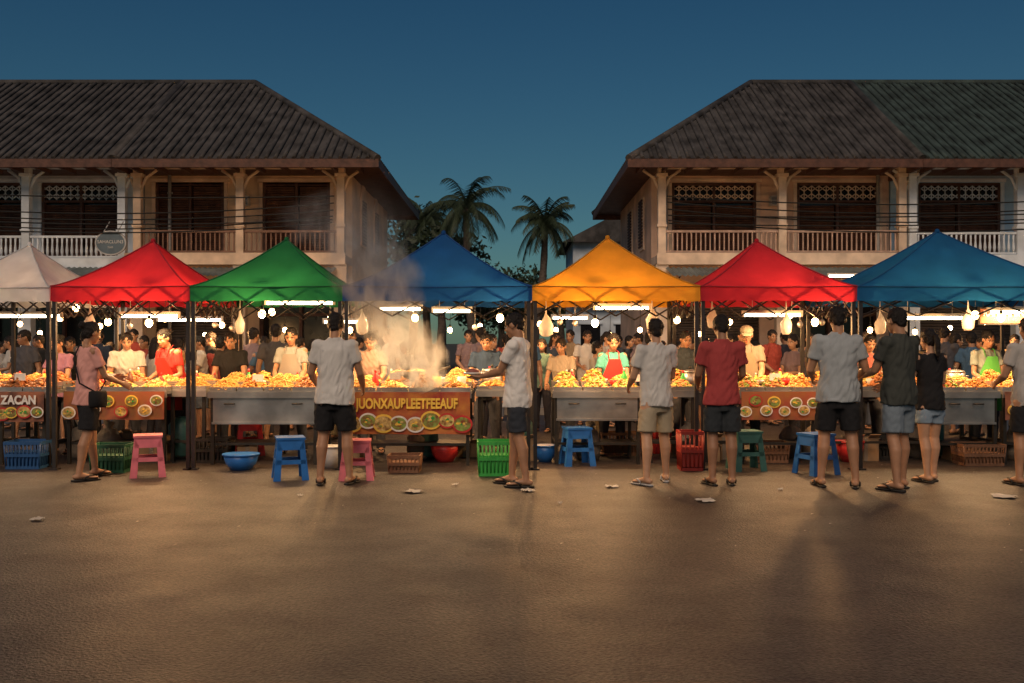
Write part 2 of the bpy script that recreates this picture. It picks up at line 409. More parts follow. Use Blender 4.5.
l.new(tc.outputs['Object'],mpw.inputs[6]);l.new(nz(2.5,4).outputs['Color'],mpw.inputs[7]);l.new(mpw.outputs[2],vo.inputs['Vector'])
a4=ramp(vo.outputs[0],.0,(.82,.82,.82),.004,(1,1,1))
a5=ramp(nz(5,2).outputs[0],.27,(.55,.52,.5),.36,(1,1,1))
l.new(mul(mul(mul(mul(a1.outputs[0],a2.outputs[0]),a3.outputs[0]),a4.outputs[0]),a5.outputs[0]),b.inputs['Base Color'])
rr=ramp(nz(2.2,4).outputs[0],.3,(.42,.42,.42),.7,(.54,.54,.54));l.new(rr.outputs[0],b.inputs['Roughness'])
b.inputs['Specular IOR Level'].default_value=.45
bp=n.new('ShaderNodeBump');bp.inputs['Strength'].default_value=.9;bp.inputs['Distance'].default_value=.012
l.new(nz(60,4).outputs[0],bp.inputs['Height']);l.new(bp.outputs[0],b.inputs['Normal'])
g=MB();g.quad((-300,-100,0),(300,-100,0),(300,600,0),(-300,600,0));g.obj('ground',mat('ground_soil',(.05,.045,.035),.9,scale=.5))
g=MB();g.quad((-60,-15,.004),(60,-15,.004),(60,19.6,.004),(-60,19.6,.004));g.obj('asphalt_road',asph)
conc=mat('concrete',(.22,.20,.18),.8,var=.25,scale=3,bump=.3,bscale=30)
g=MB();
for i in range(-30,30): g.box((i*2+1,19.7,.07),(1.985,.2,.14))
g.quad((-60,19.8,.135),(60,19.8,.135),(60,23.3,.135),(-60,23.3,.135));g.obj('pavement',conc)

# ---------------- shophouses
def holes_wall(mb,x0,x1,z0,z1,holes,y,t,mat_=0):
    xs=sorted({x0,x1}|{h[0] for h in holes}|{h[1] for h in holes});zs=sorted({z0,z1}|{h[2] for h in holes}|{h[3] for h in holes})
    for i in range(len(xs)-1):
        for j in range(len(zs)-1):
            cx=(xs[i]+xs[i+1])/2;cz=(zs[j]+zs[j+1])/2
            if any(h[0]<cx<h[1] and h[2]<cz<h[3] for h in holes): continue
            mb.box((cx,y+t/2,cz),(xs[i+1]-xs[i],t,zs[j+1]-zs[j]),mat_)
tile=mat('roof_tile',(.048,.046,.046),.8,var=.55,scale=2.2,bump=.4,bscale=12)
tile_g=mat('roof_tile_green',(.032,.052,.05),.8,var=.5,scale=2.2,bump=.4,bscale=12)
wood=mat('dark_wood',(.085,.038,.026),.6,var=.35,scale=7,bump=.3,bscale=25)
shut_r=mat('roller_shutter',(.16,.13,.11),.55,.3,var=.3,scale=2)
glassd=mat('dark_window',(.012,.012,.014),.15)
awn=mat('corrugated_awning',(.16,.20,.20),.5,.3,var=.4,scale=2)
def shophouse(name,x0,x1,colx,wins,wall,trim,rail,zf=3.42,eave=5.42,lattice=False,hipL=False,hipR=False,rooft=None,yB=29.5,rail_h=.52,eo=1.0,turned=False,winbot=3.6,wintop=5.2):
    P=empty(name,((x0+x1)/2,23,0));cx=(x0+x1)/2
    def L(mb,nm,ms):
        mb.v=[(p[0]-cx,p[1]-23,p[2]) for p in mb.v];return mb.obj(nm,ms,P)
    w=MB();hl=[]
    for a,b_ in wins: hl.append((a,b_,winbot,wintop))
    holes_wall(w,x0,x1,zf,6.2,hl,23,.2)
    gh=[];n_=max(2,int((x1-x0)/2.6));st=(x1-x0)/n_
    for i in range(n_): gh.append((x0+st*i+.25,x0+st*(i+1)-.25,.14,2.75))
    holes_wall(w,x0,x1,.0,zf,gh,23.003,.2)
    for xs in (x0,x1):
        inner=.1 if xs==x0 else -.1
        w.box((xs+inner,(23.2+yB)/2,3.1),(.2,yB-23.2,6.2))
    w.box((cx,yB-.1,3.1),(x1-x0-.41,.2,6.2))
    L(w,'walls',[wall])
    s=MB();s.box((cx,22.45,zf-.09),(x1-x0,1.098,.18));s.box((cx,21.88,zf-.1),(x1-x0+.06,.05,.26));L(s,'balcony_floor',[trim])
    c=MB()
    for x in colx:
        c.box((x,22.02,(zf+5.5)/2),(.17,.17,5.5-zf));c.box((x,22.02,5.2),(.25,.25,.07));c.box((x,22.02,zf+.65),(.22,.22,.06))
        c.box((x,22.02,(zf-.23)/2),(.28,.24,zf-.23))
        for e in(-1,1):
            c.tube([(x+e*.05,22.02,4.85),(x+e*.18,22.02,5.15),(x+e*.42,22.02,5.32)],[.035]*3,n=6)
    c.box((cx,22.02,5.43),(x1-x0,.14,.16));L(c,'columns',[trim])
    r=MB()
    for i in range(len(colx)-1):
        a,b_=colx[i]+.09,colx[i+1]-.09
        r.box(((a+b_)/2,22.0,zf+rail_h),(b_-a,.07,.05));r.box(((a+b_)/2,22.0,zf+.07),(b_-a,.05,.04))
        k=int((b_-a)/.105)
        for j in range(k):
            x=a+(j+.5)*(b_-a)/k
            if turned: r.tube([(x,22,zf+.09),(x,22,zf+.2),(x,22,zf+.36),(x,22,zf+rail_h-.02)],[.02,.035,.018,.024],n=8)
            else: r.box((x,22.0,zf+.09+(rail_h-.11)/2),(.028,.028,rail_h-.12))
    L(r,'balustrade',[rail])
    f=MB()
    for a,b_ in wins:
        wz=wintop-.02
        for x in(a+.03,b_-.03,(a+b_)/2): f.box((x,23.05,(winbot+wz)/2),(.06,.12,wz-winbot))
        lt=wz-.42 if lattice else wz
        f.box(((a+b_)/2,23.04,wz-.02),(b_-a,.1,.06));f.box(((a+b_)/2,23.04,lt),(b_-a,.1,.05))
        for h in range(2):
            aa=a+.06+h*(b_-a)/2;bb=aa+(b_-a)/2-.12
            z=winbot+.06
            f.box(((aa+bb)/2,23.06,(winbot+lt)/2+.3),(.03,.08,.03))
            while z<lt-.06:
                f.box(((aa+bb)/2,23.08,z),(bb-aa,.012,.05),0,Matrix.Rotation(.6,3,'X'));z+=.055
        f.box(((a+b_)/2,23.15,(winbot+wz)/2),(b_-a,.02,wz-winbot),1)
        if lattice:
            k=int((b_-a)/.16);s_=(b_-a)/k
            for j in range(k):
                x=a+(j+.5)*s_;z=(lt+wz)/2;hh=(wz-lt)/2-.03
                for e in(-1,1):
                    for q in(-1,1):
                        f.box((x,23.02,z+q*hh/2),(.02,.03,s_*1.15),2,Matrix.Rotation(e*.95,3,'Y'))
                f.box((x-s_/2,23.02,z),(.018,.03,hh*2),2)
    L(f,'louvred_windows',[wood,glassd,trim])
    t=MB()
    for a,b_ in wins:
        t.box(((a+b_)/2,22.98,wintop+.05),(b_-a+.25,.06,.08));
        for x in(a-.05,b_+.05): t.box((x,22.985,(winbot+wintop)/2),(.08,.04,wintop-winbot-.01))
    t.box((cx,22.97,5.55),(x1-x0,.08,.1));L(t,'mouldings',[trim])
    q=MB()
    for i,(a,b_,z0,z1) in enumerate(gh):
        if i%2==0:
            z=z0+.03
            while z<z1: q.tube([(a,23.1,z),(b_,23.1,z)],.035,0,n=6);z+=.065
        else:
            q.box(((a+b_)/2,23.16,(z0+z1)/2),(b_-a,.04,z1-z0),1)
            for x in(a+.04,(a+b_)/2,b_-.04): q.box((x,23.08,(z0+z1)/2),(.07,.1,z1-z0),2)
            q.box(((a+b_)/2,23.08,2.1),(b_-a,.08,.07),2)
    L(q,'shopfronts',[shut_r,glassd,wood])
    a_=MB();k=int((x1-x0-.3)/.06);vs=[]
    for i in range(k+1):
        x=x0+.15+i*.06;dz=.018*(1 if i%2 else -1)
        vs+=[(x,21.85,3.12+dz),(x,20.7,2.86+dz)]
    a_.add(vs,[(2*i,2*i+1,2*i+3,2*i+2) for i in range(k)],0,smooth=False)
    x=x0+.3
    while x<x1: a_.tube([(x,21.86,2.6),(x,20.8,2.86)],.02,1,n=6);x+=1.6
    L(a_,'corrugated_awning',[awn,wood])
    rf=MB();ex0=x0-(eo if hipL else 0);ex1=x1+(eo if hipR else 0)
    yf=22-.85;yb=yB+.8;ym=(yf+yb)/2;zr=eave+(ym-yf)*.62
    rx0=x0+(3.0 if hipL else 0);rx1=x1-(3.0 if hipR else 0)
    A=V((ex0,yf,eave));B_=V((ex1,yf,eave));C=V((ex1,yb,eave));D=V((ex0,yb,eave));E=V((rx0,ym,zr));G=V((rx1,ym,zr))
    for qd in((A,B_,G,E),(C,D,E,G)): rf.quad(*qd)
    rf.add([B_,C,G],[(0,1,2)],0,smooth=False);rf.add([D,A,E],[(0,1,2)],0,smooth=False)
    dn=V((0,0,-.06))
    rf.quad(A+dn,D+dn,C+dn,B_+dn,1)
    x=ex0+.1
    while x<ex1:
        t1=1.
        if x<rx0: t1=(x-ex0)/(rx0-ex0)
        if x>rx1: t1=(ex1-x)/(ex1-rx1)
        if t1>.03:
            m_=max(2,int(t1*14));pts=[];jx=R(-.012,.012)
            for j in range(m_+1):
                tt=t1*j/m_;pts.append((x+jx,yf+(ym-yf)*tt,eave+(zr-eave)*tt+.01+(.012 if j%2 else 0)))
            rf.tube(pts,.045,0,n=6)
        x+=.2
    for ed,(p0,p1,pr) in enumerate(((B_,C,G),(D,A,E))):
        if (ed==0 and hipR) or (ed==1 and hipL):
            y=yf+.1
            while y<yb:
                t1=1-abs(y-ym)/(ym-yf)
                xe=p0.x;rf.tube([(xe,y,eave+.01),(xe+(pr.x-xe)*t1,y,eave+(zr-eave)*t1+.01)],.045,0,n=6);y+=.22
    for p,q_ in((A,E),(B_,G),(E,G),(C,G),(D,E)): rf.tube([p,q_],.09,0,n=8)
    for p,q_ in((A,B_),(B_,C),(C,D),(D,A)):
        c_=(p+q_)/2+V((0,0,-.1));d=q_-p
        rf.box(c_,(abs(d.x)+.04 if abs(d.x)>.1 else .05,abs(d.y)+.04 if abs(d.y)>.1 else .05,.18),1)
    x=ex0+.3
    while x<ex1: rf.box((x,yf+.5,eave-.13),(.06,.9,.09),1);x+=.55
    L(rf,'roof',[rooft or tile,wood])
    return P,L
beige=mat('plaster_beige',(.66,.48,.33),.85,var=.25,scale=1.2,bump=.15,bscale=20)
beige2=mat('plaster_peach',(.70,.50,.38),.85,var=.25,scale=1.2,bump=.15,bscale=20)
tb=mat('trim_beige',(.66,.50,.37),.75,var=.2,scale=3)
tb2=mat('trim_cream',(.70,.56,.44),.75,var=.2,scale=3)
white=mat('plaster_white',(.58,.66,.74),.8,var=.2,scale=1.5)
whitet=mat('trim_white',(.64,.70,.76),.7,var=.15,scale=3)
railb=mat('rail_brown',(.22,.12,.08),.65,var=.25,scale=5)
railp=mat('rail_pinkish',(.50,.35,.28),.65,var=.25,scale=5)
P1,L1=shophouse('beige_shophouse',-8.62,-3.75,[-8.4,-6.1,-3.84],[(WX(156,23),WX(224,23)),(WX(263,23),WX(330,23))],beige,tb,railb,hipR=True,eo=.85)
s=MB()
for y in(24.6,26.9):
    s.box((-3.74,y,4.45),(.05,.75,1.2),0);s.tube([(-3.74,y,5.05),(-3.71,y,5.05)],.375,0,n=20)
    for z in [3.9+.08*k for k in range(14)]: s.box((-3.70,y,z),(.03,.62,.05),1)
L1(s,'side_windows',[tb,wood])
P2,L2=shophouse('peach_shophouse',3.27,8.85,[3.36,6.06,8.75],[(WX(672,23),WX(756,23)),(WX(797,23),WX(878,23))],beige2,tb2,railp,lattice=True,hipL=True,eo=.75)
s=MB()
for y in(24.6,26.9):
    s.box((3.26,y,4.4),(.05,.8,1.3),0)
    for z in [3.85+.08*k for k in range(15)]: s.box((3.22,y,z),(.03,.66,.05),1)
L2(s,'side_windows',[tb2,wood])
shophouse('white_shophouse',-16.2,-8.65,[-16,-13.4,-10.9,-8.75],[(-15.2,-13.9),(-12.9,-11.4),(WX(42,23),WX(120,23))],white,whitet,whitet,zf=3.3,lattice=True,turned=True,rooft=tile,winbot=3.45)
shophouse('white_shophouse',8.88,16.4,[8.98,11.4,13.8,16.2],[(WX(918,23),WX(1000,23)),(12.0,13.4),(14.3,15.8)],mat('plaster_bluewhite',(.42,.60,.76),.8,scale=1.5),whitet,whitet,zf=3.38,lattice=True,turned=True,winbot=3.5,rooft=tile_g)
acm=mat('ac_casing',(.45,.44,.42),.5)
for u_,z in((243,4.75),(776,4.75)):
    s=MB();s.box((0,0,0),(.30,.22,.22),0)
    for k in range(6): s.box((0,-.113,-.08+.03*k),(.26,.006,.012),1)
    s.obj('air_conditioner',[acm,dark],loc=(WX(u_,22.9),22.87,z))
for x in(-8.0,-3.95,8.55,3.6,-12.2,12.6):
    s=MB();s.tube([(0,0,0),(0,0,5.3)],.04,0,n=8)
    for z in(1,2.2,3.8,4.8): s.box((0,.03,z),(.12,.04,.04),0)
    s.obj('drain_pipe',[acm],loc=(x,22.9,.14))
P=empty('distant_house',(4.6,48,0));s=MB()
s.box((0,0,3),(3.6,6,6.2),0);s.add([(-2.3,-3.5,6),(2.3,-3.5,6),(2.3,3.5,6),(-2.3,3.5,6),(0,-3.5,7.2),(0,3.5,7.2)],[(0,1,4),(1,2,5,4),(2,3,5),(3,0,4,5)],1,smooth=False)
for z in(1.6,4.6):
    for x in(-1,0.6): s.box((x,-3.02,z),(.9,.06,1.3),2);s.box((x,-3.05,z+.7),(1.1,.1,.08),0)
s.box((0,-3.2,3.1),(3.8,.5,.12),0)
s.obj('house_body',[white,tile,glassd],P)
P=empty('oval_shop_sign',(WX(111,21.3),21.3,WZ(243,21.3)));s=MB()
s.tube([(0,.03,0),(0,-.03,0)],[(.34,.27),(.34,.27)],0,n=32,side=V((1,0,0)));s.tube([(0,-.032,0),(0,-.034,0)],[(.31,.24),(.31,.24)],1,n=32,side=V((1,0,0)))
s.tube([(-.15,0,.25),(-.15,.3,.5)],.012,0,n=6);s.tube([(.15,0,.25),(.15,.3,.5)],.012,0,n=6)
s.obj('sign_board',[mat('sign_frame',(.40,.40,.40)),mat('sign_face',(.10,.14,.17))],P)
txd=mat('sign_ink',(.6,.58,.55))
text('SAHACLUN3',.10,(0,-.04,.02),txd,P);text('TAM',.06,(0,-.04,-.1),txd,P)
wm=mat('cable_black',(.006,.006,.006))
for (xa,xb,zs) in((-16,-3.9,(4.66,4.5,4.34,4.2,4.12,4.05)),(3.4,16,(4.66,4.52,4.36,4.22,4.1,4.03))):
    for i,z in enumerate(zs):
        m=MB();y=21.5-.05*i;sag=R(.12,.42)
        m.tube([(xa+(xb-xa)*t/24,y,z-sag*4*(t/24)*(1-t/24)+.25*(1-t/24 if xa<0 else t/24)) for t in range(25)],.015,n=5)
        m.obj('power_cable',wm)

# ---------------- vegetation
leaf=mat('palm_leaf',(.035,.055,.03),.6,island=[(.02,.035,.02),(.05,.075,.035),(.035,.05,.03)],trans=.2)
bark=mat('palm_bark',(.10,.08,.065),.9,var=.3,scale=9,bump=.5)
def palm(u,Y,ztop,fl,seed,lx=0):
    rd=random.Random(seed);m=MB();x=0
    pts=[(lx*(1-t)**2*1.0,0,ztop*.9*t) for t in [i/14 for i in range(15)]]
    m.tube(pts,[.22-.1*i/14+(.012 if i%2 else 0) for i in range(15)],0,n=10)
    top=V(pts[-1])
    for i in range(34):
        az=i*2.4+rd.uniform(-.2,.2);el=rd.uniform(-.5,1.3)
        L=fl*rd.uniform(.75,1.1);p=top.copy();d=V((math.cos(az)*math.cos(el),math.sin(az)*math.cos(el),math.sin(el)));pr=[p.copy()]
        dr_=rd.uniform(.09,.16)
        for k in range(16):
            p=p+d*L/16;d=(d+V((0,0,-dr_))).normalized();pr.append(p.copy())
        m.tube(pr,[.03-.0015*k for k in range(17)],1,n=4)
        for k in range(2,33):
            t=k/2;i0=int(t);a=pr[min(i0,16)].lerp(pr[min(i0+1,16)],t-i0)
            tan=(pr[min(i0+1,16)]-pr[max(0,i0-1)]).normalized();sd=tan.cross(V((0,0,1)))
            sd=sd.normalized() if sd.length>.01 else V((1,0,0))
            ll=fl*.22*math.sin(math.pi*min(1,.15+.8*(k/33)))+.1
            for e in(-1,1):
                dr=(sd*e+tan*.55+V((0,0,-.7+rd.uniform(-.35,.2)))).normalized()
                b_=a+dr*ll*rd.uniform(.7,1.1);wv=tan*.028
                m.add([a-wv,a+wv,b_+V((0,0,-.08))],[(0,1,2)],1,smooth=False)
    for k in range(6): m.ell(top+V((rd.uniform(-.2,.2),rd.uniform(-.2,.2),-.2)),.12,0,seg=8,ring=6)
    m.obj('palm_tree',[bark,leaf],loc=(WX(u,Y),Y,0))
palm(466,44,8.3,2.35,1,.5)
palm(545,42,7.2,1.95,2,-.8)
palm(424,50,8.6,2.2,3,.3)
def tree(u,Y,h,rw,seed,name='leafy_tree',n_=2600):
    rd=random.Random(seed);m=MB()
    m.tube([(0,0,0),(.1,0,h*.3),(0,.1,h*.55)],[.3,.2,.12],0,n=8)
    cl=[]
    for i in range(16):
        a=rd.uniform(0,6.28);r_=rw*math.sqrt(rd.random())*.8;z=h*rd.uniform(.45,.88);c=V((math.cos(a)*r_,math.sin(a)*r_,z));cl.append((c,rd.uniform(.25,.5)*rw))
        m.tube([(0,.05,h*.45),tuple(c*.6+V((0,0,h*.22))),c],[.1,.06,.02],0,n=5)
    for i in range(n_):
        c,r_=rd.choice(cl);d=V((rd.gauss(0,1),rd.gauss(0,1),rd.gauss(0,.8))).normalized()*r_*rd.uniform(.5,1.1);p=c+d
        s1=V((rd.gauss(0,1),rd.gauss(0,1),rd.gauss(0,1))).normalized()*.17;s2=V((rd.gauss(0,1),rd.gauss(0,1),rd.gauss(0,1))).normalized()*.10
        m.add([p-s1,p+s2,p+s1,p-s2],[(0,1,2,3)],1,smooth=False)
    m.obj(name,[bark,leaf],loc=(WX(u,Y),Y,0))
tree(412,52,9.2,2.6,5);tree(500,58,6.0,3.0,6);tree(440,47,7.4,2.4,7);tree(560,60,6.3,3,8);tree(596,55,6.2,2.2,9);tree(530,70,6,3.4,10);tree(480,50,5.8,2.2,12)

# ---------------- canopy tents
steel=mat('tent_frame',(.05,.045,.045),.45,.7)
def tent(u0,u1,col,Y0=11.2,dep=2.0,peak=2.73,eave=2.10,val=.16,seed=0,fin=1.94):
    x0,x1=WX(u0,Y0)+.012,WX(u1,Y0)-.012;cx=(x0+x1)/2;cy=Y0+dep/2;hx=(x1-x0)/2;hy=dep/2
    P=empty('canopy_tent',(cx,cy,0))
    m=mat('canopy_fabric',col,.75,var=.14,scale=2.5,bump=.35,bscale=6,trans=.48,spec=.2)
    c=MB();N=16;K=18;vs=[]
    for f in range(4):
        for i in range(K+1):
            s_=i/K
            for j in range(N+1):
                t=j/N*2-1
                x,y=[(t,-1),(1,t),(-t,1),(-1,-t)][f]
                hgt=(peak-eave)*((1-s_)**1.28)
                sag=.06*math.sin(math.pi*s_)*(1-t*t)+.012*math.cos(t*math.pi*.5)*s_
                w=noise.noise(V((x*s_*3+seed,y*s_*3,f)))*.04*s_*(1-t*t)+noise.noise(V((t*7+seed,s_*1.5,f)))*.022*s_*(1-t*t)
                vs.append(V((x*s_*hx*1.02,y*s_*hy*1.02,eave+hgt-sag+w)))
    fs=[]
    for f in range(4):
        o=f*(K+1)*(N+1)
        for i in range(K):
            for j in range(N):
                a=o+i*(N+1)+j;fs.append((a,a+1,a+N+2,a+N+1) if i else (a,a+N+2,a+N+1))
    c.add(vs,fs,0)
    for f in range(4):
        vv=[];NN=36
        for j in range(NN+1):
            t=j/NN*2-1;x,y=[(t,-1),(1,t),(-t,1),(-1,-t)][f]
            o_=noise.noise(V((t*6+seed,f*3,0)))*.018
            top=V((x*hx*1.022,y*hy*1.022,eave+.004-.012*math.cos(t*math.pi*.5)))
            bot=V((x*(hx*1.025+o_),y*(hy*1.025+o_),eave-val-.012*abs(math.sin(t*9))+o_*.8))
            vv+=[top,bot]
        c.add(vv,[(2*j,2*j+1,2*j+3,2*j+2) for j in range(NN)],0)
    c.ell((0,0,peak),(.03,.03,.035),0)
    c.obj('canopy',[m],P)
    h=MB()
    for e in(-1,1):
        for q in(-1,1):
            pts=[];
            for i in range(K+1):
                s_=i/K;pts.append((e*s_*hx*1.022,q*s_*hy*1.022,eave+(peak-eave)*((1-s_)**1.28)+.003))
            h.tube(pts,.009,0,n=5)
        h.tube([(-hx*1.03,e*hy*1.03,eave),(0,e*hy*1.03,eave-.012),(hx*1.03,e*hy*1.03,eave)],.007,0,n=5)
    h.obj('seams',[mat('seam',tuple(x*.6 for x in col),.8)],P)
    fr=MB();zt=eave-.06
    ex,ey=hx*.985,hy*.985
    for e in(-1,1):
        for q in(-1,1):
            fr.box((e*ex,q*ey,eave/2),(.042,.042,eave-.02));fr.box((e*ex,q*ey,.012),(.10,.10,.02));fr.box((e*ex,q*ey,eave*.62),(.055,.055,.09))
            fr.tube([(e*ex,q*ey,zt),(0,0,peak-.12)],.012,0,n=6)
    def truss(a,b_):
        a=V(a);b_=V(b_);n_=4
        for i in range(n_):
            p=a.lerp(b_,i/n_);q=a.lerp(b_,(i+1)/n_)
            fr.tube([p+V((0,0,0)),q+V((0,0,-.28))],.010,0,n=5);fr.tube([p+V((0,0,-.28)),q],.010,0,n=5)
    truss((-ex,-ey,zt),(ex,-ey,zt));truss((-ex,ey,zt),(ex,ey,zt));truss((-ex,-ey,zt),(-ex,ey,zt));truss((ex,-ey,zt),(ex,ey,zt))
    fr.obj('frame',[steel],P)
    return cx,cy,hx
TENTS=[(-75,50,(.85,.87,.88),2.70),(52,190,(.58,.032,.055),2.72),(191,342,(.02,.21,.08),2.74),(344,531,(.012,.10,.36),2.82),(533,699,(.76,.36,.035),2.76),(701,856,(.56,.032,.055),2.72),(858,1092,(.012,.12,.34),2.84)]
info=[tent(a,b_,c,peak=p,seed=i*5,Y0=11.2+(.25 if i==0 else 0)) for i,(a,b_,c,p) in enumerate(TENTS)]

# ---------------- lamps
tubem=mat('tube_glow',(1,.9,.75),emis=(1,.80,.50),estr=18)
bulbm=mat('bulb_glow',(1,.8,.5),emis=(1,.60,.24),estr=34)
plast=mat('lamp_plastic',(.5,.5,.48))
def tubelamp(u,v,Y,L,P=26,light=True):
    x,z=WX(u,Y),WZ(v,Y);E=empty('fluorescent_lamp',(x,Y,z));m=MB()
    m.tube([(-L/2,0,0),(L/2,0,0)],.019,0,n=10);m.box((0,0,.038),(L+.06,.045,.035),1)
    for e in(-1,1):
        m.box((e*(L/2+.015),0,.0),(.03,.040,.045),1);m.tube([(e*L*.35,0,.05),(e*L*.35,0,max(.08,2.2-z))],.003,1,n=4)
    m.obj('tube_and_fitting',[tubem,plast],E)
    if light:
        d=bpy.data.lights.new('lamp_light','AREA');d.shape='RECTANGLE';d.size=L;d.size_y=.05;d.energy=P*1.6;d.color=(1,.60,.28)
        o=bpy.data.objects.new('lamp_light',d);scene.collection.objects.link(o);o.parent=E;o.location=(0,0,-.03)
def bulb(u,v,Y,P=0,r=.042,top=None):
    x,z=WX(u,Y),WZ(v,Y);E=empty('hanging_bulb',(x,Y,z));m=MB()
    m.ell((0,0,0),(r,r,r*1.15),0,seg=14,ring=10);m.tube([(0,0,r),(0,0,r+.05)],[.016,.02],1,n=8);m.tube([(0,0,r+.04),(.01,0,top or .35)],.004,1,n=4)
    m.obj('bulb_and_cord',[bulbm,dark],E)
    if P:
        d=bpy.data.lights.new('bulb_light','POINT');d.energy=P*2.4;d.color=(1,.50,.18);d.shadow_soft_size=.04
        o=bpy.data.objects.new('bulb_light',d);scene.collection.objects.link(o);o.parent=E;o.location=(0,0,-r-.06)
tubelamp(20,316,12.2,1.0,20);tubelamp(150,316,12.3,.7,24);tubelamp(300,303,12.0,.8,28);tubelamp(400,309,12.1,.5,34);tubelamp(452,311,12.3,.45,22)
tubelamp(622,308,12.1,.65,30);tubelamp(772,315,12.2,.7,26);tubelamp(930,318,12.3,.8,24);tubelamp(1010,312,12.2,.5,18)
tubelamp(190,320,14.2,.9,0,False);tubelamp(852,276,19,.9,0,False);tubelamp(570,318,14.5,.5,0,False);tubelamp(345,322,14.6,.6,0,False)
for u,v,Y,Pw in((149,323,11.45,26),(262,314,11.45,20),(595,323,11.45,26),(500,318,11.5,16),(677,320,12.8,0),(815,322,11.45,24),(975,315,11.5,18),(895,326,12.0,0),(108,322,12.8,0),(415,318,12.0,0),(1001,318,11.9,0),(350,330,15,20),(60,318,13.5,0),(222,325,15.5,26),(540,324,15.5,24),(730,322,16,26),(870,330,16,22),(100,326,16.5,28),(985,322,16.5,24),(450,330,16.8,18),(640,330,17,0),(20,324,17,0),(790,316,17,0),(285,330,17.5,0),(165,318,12.4,0),(272,312,13,0),(205,335,18,0),(330,318,16,0),(480,326,17,0),(556,330,18,0),(610,335,18,0),(700,334,18,0),(840,322,15,0),(915,332,17,0),(950,328,18,0),(40,333,18,0),(76,308,13,0)):
    bulb(u,v,Y,Pw)

# ---------------- stall tables, food
stl=mat('stainless',(.35,.34,.33),.38,.85,var=.3,scale=3,bump=.08,bscale=8)
drk=mat('dark_metal',(.04,.035,.03),.5,.6,var=.3)
FOODS=[mat('fried_golden',(0,0,0),.5,island=[(.40,.15,.03),(.58,.26,.05),(.70,.36,.08),(.30,.10,.02),(.62,.28,.06)]),
 mat('noodle_yellow',(0,0,0),.5,island=[(.68,.38,.09),(.74,.46,.15),(.55,.26,.06)]),
 mat('grilled_meat',(0,0,0),.4,island=[(.28,.09,.03),(.45,.18,.05),(.20,.06,.02),(.55,.25,.08)]),
 mat('mixed_salad',(0,0,0),.5,island=[(.10,.30,.04),(.65,.10,.04),(.68,.40,.13),(.15,.38,.06),(.62,.22,.05)])]
ico=[]
for k in range(8):
    t=MB();t.ell((0,0,0),1,seg=7,ring=5)
    rd=random.Random(k);ico.append(([V(p)*rd.uniform(.7,1.25) for p in t.v],t.f))
def food_heap(x,y,z,w,d,h,kind,parent,n_=None,name='food_heap'):
    m=MB();n_=n_ or int(w*d*2600)
    px=R(-.25,.25);py=R(-.25,.25)
    for i in range(n_):
        a=R(-1,1);b_=R(-1,1);hh=h*max(0,(1-abs(a-px*(1-abs(a)))**2.0))*max(0,(1-abs(b_-py*(1-abs(b_)))**2.0))
        p=V((x+a*w/2*.95,y+b_*d/2*.95,z+hh*R(.72,1.05)+.005))
        Rm=Matrix.Rotation(R(0,6),3,'Z')@Matrix.Rotation(R(-.8,.8),3,'X')
        if kind==1:
            L=R(.03,.06);pts=[p+Rm@V((t*L,math.sin(t*3)*.015,math.cos(t*2)*.01)) for t in(-1,-.3,.4,1)]
            m.tube(pts,.004,0,n=4,cap=False)
        else:
            vs,fs=random.choice(ico);s_=R(.011,.024)*(1.2 if kind==2 else 1)
            sc=V((s_*R(.8,1.9),s_*R(.7,1.1),s_*R(.5,.9)))
            m.add([p+Rm@V((q.x*sc.x,q.y*sc.y,q.z*sc.z)) for q in vs],fs,0)
    m.ell((x,y,z),(w*.44,d*.44,h*.65),0,seg=14,ring=8)
    return m.obj(name,[FOODS[kind]],parent)
bann=mat('banner_red',(.42,.05,.035),.6,var=.3,scale=4,col2=(.50,.20,.04))
bann2=mat('banner_orange',(.48,.20,.06),.6,var=.4,scale=5,col2=(.30,.06,.04))
bann3=mat('banner_dark',(.16,.07,.05),.6,var=.4,scale=5,col2=(.4,.15,.08))
yel=mat('letter_yellow',(.85,.55,.08),.6);wht=mat('letter_white',(.75,.72,.68),.6);redm=mat('letter_red',(.5,.03,.03),.6)
foodpic=mat('food_picture',(.6,.3,.08),.6,var=.6,scale=22,col2=(.75,.55,.2))
foodpic2=mat('food_picture_green',(.5,.12,.05),.6,var=.6,scale=24,col2=(.25,.4,.08))
bagm=mat('plastic_bag',(.7,.68,.66),.3,var=.1,trans=.5,bump=.5,bscale=25)
redp=mat('red_plastic',(.5,.03,.03),.35);bluep=mat('blue_plastic',(.02,.13,.42),.35);greenp=mat('green_plastic',(.04,.33,.06),.4);pinkp=mat('pink_plastic',(.65,.16,.20),.38);brownp=mat('wicker_brown',(.18,.09,.05),.8,bump=.5)
saucem=mat('sauce_brown',(.12,.04,.02),.3)
